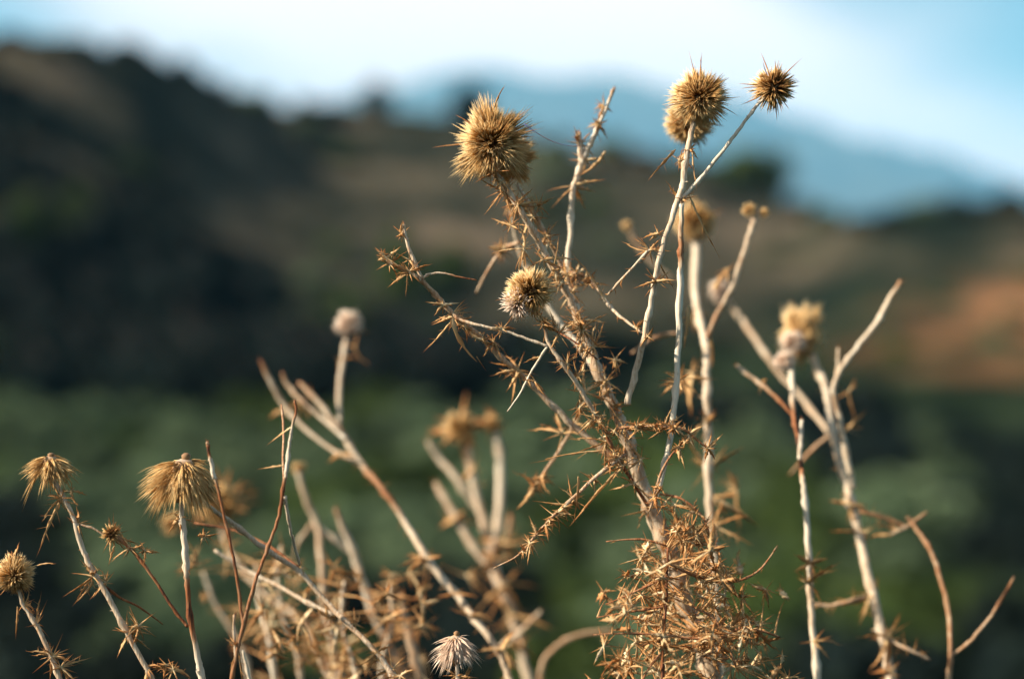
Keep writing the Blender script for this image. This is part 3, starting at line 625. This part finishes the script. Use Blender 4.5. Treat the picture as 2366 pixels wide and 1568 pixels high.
rg2 = random.Random(21)
cnt = 0
while cnt < 175:
    y = rg2.uniform(1215, 1600); half = 60+(y-1215)*.47; x = 1575+(y-1215)*.10+rg2.gauss(0, .62)*half*1.2
    if x < 1380 or x > 1850: continue
    if y < 1300 and abs(x-1530) > 120: continue
    if y < 1420 and abs(x-(1500+(y-1170)*.41)) < 38 and rg2.random() < .8: continue
    dd = rg2.uniform(.86, .97); D.tie(x, y, dd)
    D.cluster(x, y, dd, rg2.uniform(26, 60), rg2.choice([1, 2, 3]), 6, tint=rg2.choice([.0, .1, .3, .5]), w=rg2.choice([4.5, 6, 8])); cnt += 1
for q in ((1560, 1165), (1600, 1180), (1625, 1215), (1570, 1215), (1590, 1250), (1640, 1255), (1530, 1170)):
    D.cluster(q[0], q[1], .92, 45, 3, 5, tint=.3)
D.autospines(d1, 1, 24, .88, 1, skip=16)
D.done()

# ---- C: right-hand blurred plant
C_ = Plant('blurred tall thistle at right with oval fluffy head and long bare branch', 2065, 1600, 1.1)
c1 = C_.stem([(2068, 1620, 1.04, 28), (2045, 1500, 1.05, 27), (2015, 1370, 1.06, 26), (1990, 1260, 1.07, 25), (1966, 1160, 1.08, 24), (1938, 1060, 1.09, 22), (1918, 975, 1.1, 20), (1908, 905, 1.12, 18), (1888, 850, 1.14, 20), (1872, 810, 1.15, 16)], .2, ground=True)
c2 = C_.stem([(1970, 1130, 1.07, 18), (1950, 1020, 1.07, 17), (1930, 930, 1.07, 16, .4), (1925, 895, 1.07, 15), (1945, 850, 1.07, 15), (1985, 795, 1.07, 14), (2025, 745, 1.07, 14), (2055, 690, 1.07, 13), (2080, 650, 1.07, 9, .6)], .2)
C_.stem([(1930, 890, 1.08, 8, .7), (1935, 850, 1.08, 9), (1936, 805, 1.08, 8)], .3)
C_.stem([(1918, 1005, 1.12, 10, .5), (1870, 1045, 1.12, 10), (1825, 1095, 1.13, 5)], .5)
C_.stem([(1915, 1000, 1.15, 15), (1860, 930, 1.18, 15), (1800, 860, 1.2, 15), (1745, 785, 1.22, 16), (1700, 720, 1.25, 15), (1665, 680, 1.25, 9)], .3)
C_.head(1850, 765, 1.15, 50, axis=(.15, -.15, 1), n=1500, dark=.0, long=5, elong=1.5, tintshift=.08, thick=1.3, rag=.6)
C_.head(1832, 790, 1.13, 34, axis=(0, 0, 1), n=500, dark=0, long=0, tintshift=.08, thick=1.3, mat_=M_PALE)
C_.head(1663, 672, 1.25, 26, axis=(0, 0, 1), n=300, dark=0, long=0, tintshift=.1, elong=1.3, thick=1.4, mat_=M_PALE)
for q in ((1965, 1165, 1.07, 75, 3, 4), (2012, 1370, 1.06, 65, 3, 5), (2050, 1470, 1.04, 90, 4, 5), (1960, 990, 1.1, 50, 2, 3), (1960, 905, 1.1, 60, 1, 2), (2000, 1230, 1.07, 60, 2, 3), (2055, 1550, 1.04, 60, 3, 5), (1905, 880, 1.14, 45, 2, 2)): C_.cluster(*q, tint=.4, w=6)
k1 = C_.stem([(2010, 1375, 1.06, 10), (1960, 1388, 1.05, 10), (1915, 1398, 1.05, 10), (1880, 1395, 1.05, 6)], .45)
k2 = C_.stem([(2050, 1475, 1.04, 9), (2100, 1500, 1.03, 9), (2145, 1522, 1.03, 8)], .45)
k3 = C_.stem([(1985, 1180, 1.07, 8), (2040, 1195, 1.07, 10), (2095, 1215, 1.07, 8)], .65)
for st in (k1, k2, k3): C_.autospines(st, 1, 34, 1.05, 1)
C_.autospines(c1, 1, 24, 1.08, 1); C_.autospines(c2, 4, 12, 1.07, 1); C_.done()

E_ = Plant('slender whitish stalk with rusty orange middle and small pale bud', 1893, 1600, 1.02)
e1 = E_.stem([(1895, 1620, 1.0, 19), (1880, 1480, 1.0, 18), (1872, 1380, 1.0, 17, .3), (1867, 1270, 1.0, 17), (1860, 1160, 1.0, 17), (1854, 1110, 1.0, 15, .2), (1850, 1080, 1.01, 12, .85), (1842, 1010, 1.02, 12, .85), (1832, 960, 1.03, 13, .7), (1830, 900, 1.06, 15), (1826, 850, 1.08, 14)], .03, ground=True)
E_.stem([(1846, 1062, 1.0, 13), (1850, 1020, 1.0, 13), (1852, 970, 1.0, 11)], .05)
E_.stem([(1836, 965, 1.03, 8, .8), (1790, 915, 1.04, 10, .7), (1750, 882, 1.05, 12), (1702, 845, 1.06, 9)], .35)
E_.head(1812, 832, 1.08, 30, axis=(-.3, -.3, 1), n=380, dark=0, long=3, tintshift=.1, thick=1.4, mat_=M_PALE)
for q in ((1872, 1300, .99, 60, 3, 5), (1865, 1345, .99, 65, 3, 5), (1880, 1480, .99, 45, 2, 3), (1760, 885, 1.05, 25, 1, 2)): E_.cluster(*q, tint=.4, w=5)
E_.done()

F_ = Plant('curved thin brown stalk at the lower right with a bare side twig', 2190, 1600, 1.0, cat='dry stalk', name='dry_stalk')
F_.stem([(2190, 1620, 1.03, 15), (2195, 1510, 1.03, 14), (2190, 1410, 1.04, 13), (2168, 1320, 1.05, 13), (2140, 1255, 1.06, 12), (2105, 1205, 1.07, 11), (2095, 1195, 1.07, 8)], .5, ground=True)
F_.stem([(2195, 1515, 1.03, 9), (2245, 1475, 1.02, 9), (2290, 1420, 1.02, 8), (2318, 1375, 1.02, 8, .8), (2342, 1332, 1.02, 6)], .45)
f3 = F_.stem([(2060, 1232, 1.07, 9), (2095, 1215, 1.07, 10), (2140, 1182, 1.07, 6)], .45)
F_.leafat(2060, 1235, 1.07, 2005, 1225, 1.07, 8, 2); F_.leafat(2075, 1225, 1.07, 2010, 1205, 1.08, 8, 1)
F_.done()

# ---- left group, sharp
G_ = Plant('sharp thistle at lower left with drooping tufted head and spiny whorls', 370, 1600, .9)
g1 = G_.stem([(375, 1620, .89, 14), (340, 1545, .89, 13), (292, 1458, .89, 13), (248, 1375, .89, 13), (213, 1315, .89, 12), (190, 1265, .89, 12), (172, 1205, .89, 11), (145, 1145, .89, 10), (122, 1105, .89, 9)], .25, ground=True)
G_.mop(115, 1060, .89, 62, 48, n=700)
G_.stem([(215, 1325, .89, 6), (270, 1375, .90, 6), (320, 1400, .91, 5), (375, 1440, .92, 2)], .85)
G_.stem([(175, 1210, .89, 7), (215, 1220, .89, 5), (245, 1240, .89, 3)], .5)
for q in ((140, 1150, .89, 45, 3, 5), (165, 1135, .89, 45, 2, 3), (215, 1330, .89, 50, 3, 5), (245, 1345, .89, 52, 2, 5), (292, 1460, .89, 62, 4, 7), (320, 1445, .89, 60, 3, 5), (180, 1210, .89, 35, 2, 4), (340, 1540, .89, 40, 2, 4), (385, 1535, .89, 40, 3, 7), (400, 1545, .89, 40, 2, 6)): G_.cluster(*q)
G_.leafat(140, 1155, .89, 72, 1285, .89, 4, 6); G_.leafat(215, 1340, .89, 185, 1400, .89, 4, 4); G_.leafat(295, 1470, .89, 265, 1520, .89, 4, 2)
G_.autospines(g1, 5, 8, .9); G_.done()

H_ = Plant('short thistle cut by left frame edge, round head pale on top', 160, 1600, .9)
h1 = H_.stem([(160, 1620, .9, 12), (118, 1515, .9, 11), (82, 1440, .9, 11), (52, 1392, .9, 9), (40, 1350, .9, 8)], .35, ground=True)
H_.head(34, 1328, .9, 50, axis=(.1, -.3, -.95), n=1500, dark=.75, long=5, tintshift=0)
for q in ((55, 1395, .9, 50, 3, 6), (85, 1440, .9, 55, 2, 4), (122, 1515, .9, 55, 4, 8), (140, 1540, .9, 50, 3, 6), (30, 1285, .9, 30, 3, 6)): H_.cluster(*q)
H_.leafat(85, 1305, .9, 140, 1288, .9, 3, 0); H_.leafat(40, 1400, .9, 35, 1480, .9, 4, 2)
H_.done()

I_ = Plant('thistle with shaggy mop-like golden head, grey cap and red-brown stem', 475, 1600, .9)
i1 = I_.stem([(478, 1620, .89, 17, .25), (458, 1520, .89, 15, .1), (442, 1440, .89, 14, .75), (433, 1350, .89, 13, .8), (430, 1310, .89, 15, .1), (427, 1250, .89, 15, 0), (420, 1195, .89, 12, .1), (415, 1145, .89, 10)], .3, ground=True)
i2 = I_.stem([(433, 1447, .89, 7, .8), (400, 1405, .89, 7, .9), (355, 1335, .89, 7, .8), (310, 1275, .89, 8, .7), (270, 1240, .89, 9), (250, 1225, .89, 5)], .5)
I_.mop(425, 1072, .89, 92, 88, n=1500, lean=-.15)
I_.head(258, 1232, .89, 26, axis=(0, -1, 0), n=260, dark=.7, long=4, tintshift=-.1, thick=1.2, label='small crumpled brown head')
for q in ((260, 1235, .89, 42, 5, 9), (300, 1265, .89, 40, 3, 6), (335, 1270, .89, 35, 3, 5), (420, 1195, .89, 45, 3, 4), (430, 1310, .89, 18, 1, 4), (470, 1238, .92, 30, 2, 4)): I_.cluster(*q)
I_.leafat(418, 1180, .89, 390, 1245, .89, 4, 1); I_.leafat(265, 1260, .89, 250, 1305, .89, 5, 3); I_.leafat(415, 1180, .89, 372, 1192, .89, 3, 0)
I_.done()

J_ = Plant('forked pair of thin shiny red-brown stalks left of centre crossing the pale diagonal stem', 545, 1600, .88, cat='dry stalk', name='dry_stalk')
J_.stem([(520, 1640, .87, 8), (545, 1520, .87, 9), (560, 1450, .87, 10), (588, 1350, .87, 9), (620, 1262, .87, 9), (645, 1190, .87, 9), (655, 1120, .87, 9), (662, 1085, .87, 9, .15), (668, 1030, .87, 8, .1), (676, 980, .87, 6, .2), (684, 950, .87, 6, .9), (681, 926, .87, 6, .7)], .72, ground=True)
J_.stem([(562, 1445, .87, 8), (552, 1370, .87, 7), (540, 1290, .87, 7), (515, 1180, .87, 7), (500, 1115, .87, 7, .6), (494, 1100, .87, 10, .05), (487, 1065, .87, 9, .1), (482, 1045, .87, 7, .9), (480, 1030, .87, 9, .9), (479, 1022, .87, 9, .5)], .78)
J_.stem([(658, 1145, .87, 9, .2), (668, 1210, .88, 7, .1), (680, 1260, .90, 7, .1), (692, 1305, .92, 6, .2)], .1)
J_.stem([(545, 1525, .87, 8), (540, 1440, .87, 6), (543, 1420, .87, 8, .4)], .4)
J_.stem([(560, 1500, .87, 6), (575, 1560, .87, 9), (590, 1640, .87, 9)], .2)
J_.stem([(655, 1120, .87, 4), (654, 1060, .89, 6), (655, 985, .92, 6), (650, 935, .93, 5)], .6)
J_.leafat(655, 1075, .87, 592, 1083, .87, 3, 0); J_.leafat(675, 985, .87, 612, 1028, .87, 3, 0); J_.leafat(550, 1500, .87, 510, 1580, .87, 4, 3); J_.leafat(550, 1500, .87, 560, 1600, .87, 4, 3)
for q in ((655, 1160, .87, 10, 0, 3), (545, 1490, .87, 26, 2, 7)): J_.cluster(*q)
J_.done()

K_ = Plant('long diagonal mauve-white stem running from the mop head to bottom centre', 940, 1600, .95)
k1 = K_.stem([(950, 1630, .92, 16), (880, 1520, .93, 14), (810, 1448, .94, 13), (750, 1385, .95, 13), (690, 1318, .95, 12), (610, 1265, .94, 12), (540, 1210, .93, 11), (470, 1160, .92, 9)], .33, ground=True)
k2 = K_.stem([(770, 1420, .97, 9), (700, 1385, .98, 10), (640, 1352, .99, 10), (560, 1312, 1.0, 11), (495, 1270, 1.0, 9)], .3)
k3 = K_.stem([(690, 1310, .95, 6), (620, 1260, .96, 6), (540, 1225, .97, 6), (450, 1208, .97, 4)], .8)
for q in ((760, 1425, .95, 42, 2, 4), (870, 1505, .93, 50, 3, 5), (905, 1545, .93, 55, 4, 7), (820, 1440, .95, 40, 2, 3), (695, 1310, .95, 30, 2, 3), (925, 1560, .92, 55, 3, 6)): K_.cluster(*q)
K_.autospines(k1, 5, 10); K_.autospines(k2, 4, 16); K_.done()

# ---- blurred plants behind
L_ = Plant('blurred thistle stem sweeping from upper left to the bottom centre with three bare broken tips', 1190, 1600, 1.1)
l1 = L_.stem([(1200, 1630, 1.02, 20), (1160, 1520, 1.03, 20), (1110, 1445, 1.04, 20), (1050, 1368, 1.06, 20), (985, 1290, 1.07, 21), (930, 1195, 1.09, 18, .3), (880, 1125, 1.1, 17, .7), (830, 1065, 1.12, 19), (790, 1000, 1.13, 17), (740, 935, 1.14, 15), (692, 885, 1.15, 12, .6)], .25, ground=True)
L_.stem([(840, 1075, 1.12, 13), (770, 1040, 1.13, 12), (705, 990, 1.14, 12), (655, 935, 1.15, 14), (625, 880, 1.15, 13), (600, 830, 1.15, 10, .8)], .25)
L_.stem([(800, 1015, 1.12, 13, .1), (755, 975, 1.13, 11, .1), (700, 930, 1.14, 13), (665, 890, 1.15, 12), (652, 862, 1.15, 10, .6)], .35)
L_.stem([(785, 985, 1.15, 13), (784, 900, 1.16, 14), (790, 840, 1.17, 14), (800, 785, 1.18, 13)], .2)
L_.head(808, 748, 1.18, 36, axis=(.2, -.2, -1), n=420, dark=.2, long=3, tintshift=.12, thick=1.4, label='small blurred cream bud', mat_=M_PALE)
for q in ((985, 1290, 1.06, 70, 4, 4), (1050, 1370, 1.05, 55, 2, 3), (1085, 1420, 1.04, 60, 2, 3), (700, 930, 1.14, 60, 2, 2), (790, 1050, 1.12, 60, 2, 2), (650, 950, 1.15, 45, 2, 2), (820, 800, 1.17, 50, 2, 1), (785, 830, 1.17, 55, 1, 1), (1160, 1500, 1.03, 60, 4, 4)): L_.cluster(*q, tint=.4, w=6)
L_.autospines(l1, 1, 26, 1.1, 1); L_.done()

Mp = Plant('strongly blurred thistle at bottom centre with spiky yellow crown and upright stems', 1225, 1600, 1.25)
m1 = Mp.stem([(1235, 1640, 1.22, 24), (1200, 1480, 1.23, 26), (1165, 1370, 1.24, 30), (1135, 1290, 1.25, 26), (1118, 1210, 1.26, 22), (1095, 1120, 1.27, 22), (1078, 1030, 1.28, 20)], .25, ground=True)
Mp.stem([(1140, 1270, 1.25, 20), (1152, 1190, 1.26, 22), (1158, 1110, 1.27, 24), (1146, 1000, 1.28, 20)], .2)
Mp.stem([(1105, 1180, 1.27, 16), (1060, 1115, 1.27, 17), (1020, 1065, 1.28, 18), (988, 1020, 1.28, 12)], .25)
Mp.stem([(1130, 1310, 1.24, 18), (1082, 1245, 1.25, 20), (1045, 1185, 1.26, 22), (1008, 1115, 1.27, 16)], .3)
Mp.stem([(1165, 1270, 1.25, 12), (1180, 1190, 1.26, 14)], .5)
Mp.stem([(1150, 1500, 1.2, 16), (1210, 1450, 1.2, 14), (1250, 1410, 1.2, 8)], .3)
Mp.head(1064, 988, 1.28, 46, axis=(.25, -.9, -.1), n=260, dark=.5, long=18, bw=3, tintshift=.05, thick=2, label='blurred spiky yellow crown')
Mp.head(1138, 980, 1.28, 26, axis=(.2, -.9, -.1), n=160, dark=.5, long=9, bw=2.5, tintshift=0, thick=1.8)
for q in ((1140, 1290, 1.22, 75, 5, 4), (1165, 1350, 1.22, 80, 5, 4), (1050, 1200, 1.25, 50, 3, 2), (1180, 1420, 1.22, 80, 5, 4), (1160, 1250, 1.25, 60, 4, 3), (1200, 1500, 1.22, 75, 4, 4), (1080, 1330, 1.22, 70, 3, 2), (1095, 1080, 1.27, 45, 2, 2)): Mp.cluster(*q, tint=.4, w=8)
Mp.autospines(m1, 1, 34, 1.25, 1); Mp.done()

Np = Plant('blurred tangled thistle behind the red stalks, with orange spiky crown', 780, 1600, 1.2)
Np.stem([(800, 1640, 1.15, 20), (768, 1500, 1.16, 20), (748, 1390, 1.17, 18), (742, 1300, 1.18, 18), (733, 1215, 1.2, 18), (706, 1150, 1.2, 18), (688, 1085, 1.2, 14)], .3, ground=True)
Np.stem([(880, 1460, 1.18, 18), (852, 1390, 1.18, 19), (828, 1310, 1.18, 20), (800, 1235, 1.18, 18), (775, 1175, 1.18, 11, .6)], .15)
Np.stem([(780, 1600, 1.15, 18), (700, 1440, 1.2, 16), (620, 1380, 1.22, 14), (540, 1290, 1.25, 14), (510, 1210, 1.28, 14)], .35)
Np.stem([(880, 1460, 1.15, 20), (930, 1560, 1.15, 24), (950, 1640, 1.15, 24)], .4)
Np.stem([(990, 1620, 1.12, 26), (955, 1500, 1.12, 26), (935, 1420, 1.12, 20), (925, 1370, 1.12, 8)], .4)
Np.stem([(720, 1210, 1.2, 12), (690, 1250, 1.2, 10), (680, 1290, 1.2, 6)], .4)
Np.stem([(740, 1220, 1.2, 14), (780, 1250, 1.2, 16), (830, 1290, 1.2, 12)], .2)
for q in ([(640, 1640, 1.1, 14), (625, 1500, 1.1, 14), (600, 1400, 1.12, 13), (590, 1300, 1.12, 9)], [(700, 1640, 1.12, 14), (690, 1520, 1.12, 14), (655, 1430, 1.12, 12), (640, 1330, 1.13, 12), (650, 1260, 1.13, 8)], [(900, 1640, 1.1, 14), (880, 1540, 1.1, 14), (905, 1440, 1.1, 12), (900, 1350, 1.1, 8)],
          [(845, 1640, 1.05, 12), (815, 1530, 1.05, 12), (790, 1440, 1.06, 11), (795, 1340, 1.06, 8)], [(590, 1640, 1.2, 14), (560, 1500, 1.2, 13), (500, 1400, 1.2, 12), (470, 1320, 1.2, 8)]):
    st = Np.stem(q, .15); Np.autospines(st, 1, 34, 1.12, 1)
Np.head(512, 1165, 1.28, 58, axis=(.2, -.8, -.4), n=300, dark=.5, long=24, bw=3, tintshift=-.03, thick=2, label='blurred orange spiky crown')
Np.head(400, 1210, 1.2, 30, axis=(0, -1, 0), n=200, dark=.3, long=5, thick=1.6)
Np.head(690, 1080, 1.2, 18, n=120, dark=0, long=0, tintshift=.1, thick=1.6)
rg2 = random.Random(5)
for i in range(85):
    x = rg2.uniform(440, 1000); y = 1240+(x-480)*.18+rg2.uniform(0, 1)**.8*(1600-1240-(x-480)*.18)
    if x < 620 and y > 1480: continue
    dd = rg2.uniform(.98, 1.22); Np.tie(x, y, dd)
    Np.cluster(x, y, dd, rg2.uniform(32, 62), 3, 4, tint=rg2.choice([.1, .25, .4]), w=5.5)
Np.done()

Op = Plant('blurred arched brown stalk at the bottom between the centre stems and the spiny tangle', 1245, 1600, 1.15, cat='dry stalk', name='dry_stalk')
Op.stem([(1240, 1620, 1.2, 14), (1255, 1530, 1.2, 14), (1295, 1485, 1.2, 14), (1350, 1462, 1.2, 13), (1415, 1455, 1.2, 10)], .45, ground=True)
Op.done()

Pp = Plant('short thistle with a small pinkish-white cone head at the bottom edge, centre', 1058, 1600, .89)
Pp.stem([(1062, 1640, .89, 12), (1058, 1570, .89, 11), (1054, 1520, .89, 9)], .1, ground=True)
ho = Pp.mop(1052, 1475, .89, 52, 62, n=620, label='small pinkish-white cone-shaped head', mat_=M_PALE)
for q in ((1055, 1560, .89, 50, 4, 7), (1075, 1560, .89, 45, 3, 4)): Pp.cluster(*q)
Pp.done()

# spider silk strung between the big head and the neighbouring stem
th = MB(); pts = []
m, t = mat('spider_silk'); ln = t.links.new
pb = N(t, 'ShaderNodeBsdfPrincipled'); pb.inputs['Roughness'].default_value = .25
ax_, bx_ = P(1212, 288, .90), P(1342, 338, .96)
for i in range(15):
    f = i/14; p = ax_.lerp(bx_, f); p.z -= .004*math.sin(f*math.pi); pts.append((p.x, p.y, p.z, .00022, f))
tube(th, pts, 5, ribs=False)
at = N(t, 'ShaderNodeAttribute', attribute_name='tint')
cc = ramp2(at.outputs['Fac'], [(0, (.15, .18, .75)), (.3, (.65, .2, .15)), (.7, (.3, .3, .6)), (1, (.6, .3, .3))])  # blue and red iridescence of the silk put into its base colour
ln(cc, pb.inputs['Base Color']); o = N(t, 'ShaderNodeOutputMaterial'); ln(pb.outputs[0], o.inputs['Surface'])
tag(th.build('spider_thread', m), 'hair-thin bluish and reddish silk thread strung from the largest head to the bare stem', 'spider thread')

# copies that still share a label: say which one by its place from left to right
by = {}
for o in bpy.data.objects:
    if o.parent is None and 'label' in o and 'group' in o: by.setdefault(o['label'], []).append(o)
for l_, os_ in by.items():
    if len(os_) < 2: continue
    os_.sort(key=lambda o: o.location.x/max(.1, o.location.y))
    n_ = len(os_); wd = {2: ['left', 'right'], 3: ['left', 'middle', 'right'], 4: ['leftmost', 'second', 'third', 'rightmost'], 5: ['leftmost', 'second', 'middle', 'fourth', 'rightmost']}.get(n_)
    if wd:
        for o, w_ in zip(os_, wd): o['label'] = l_.replace('dark evergreen', w_+' dark evergreen') if 'evergreen' in l_ else w_+' '+l_
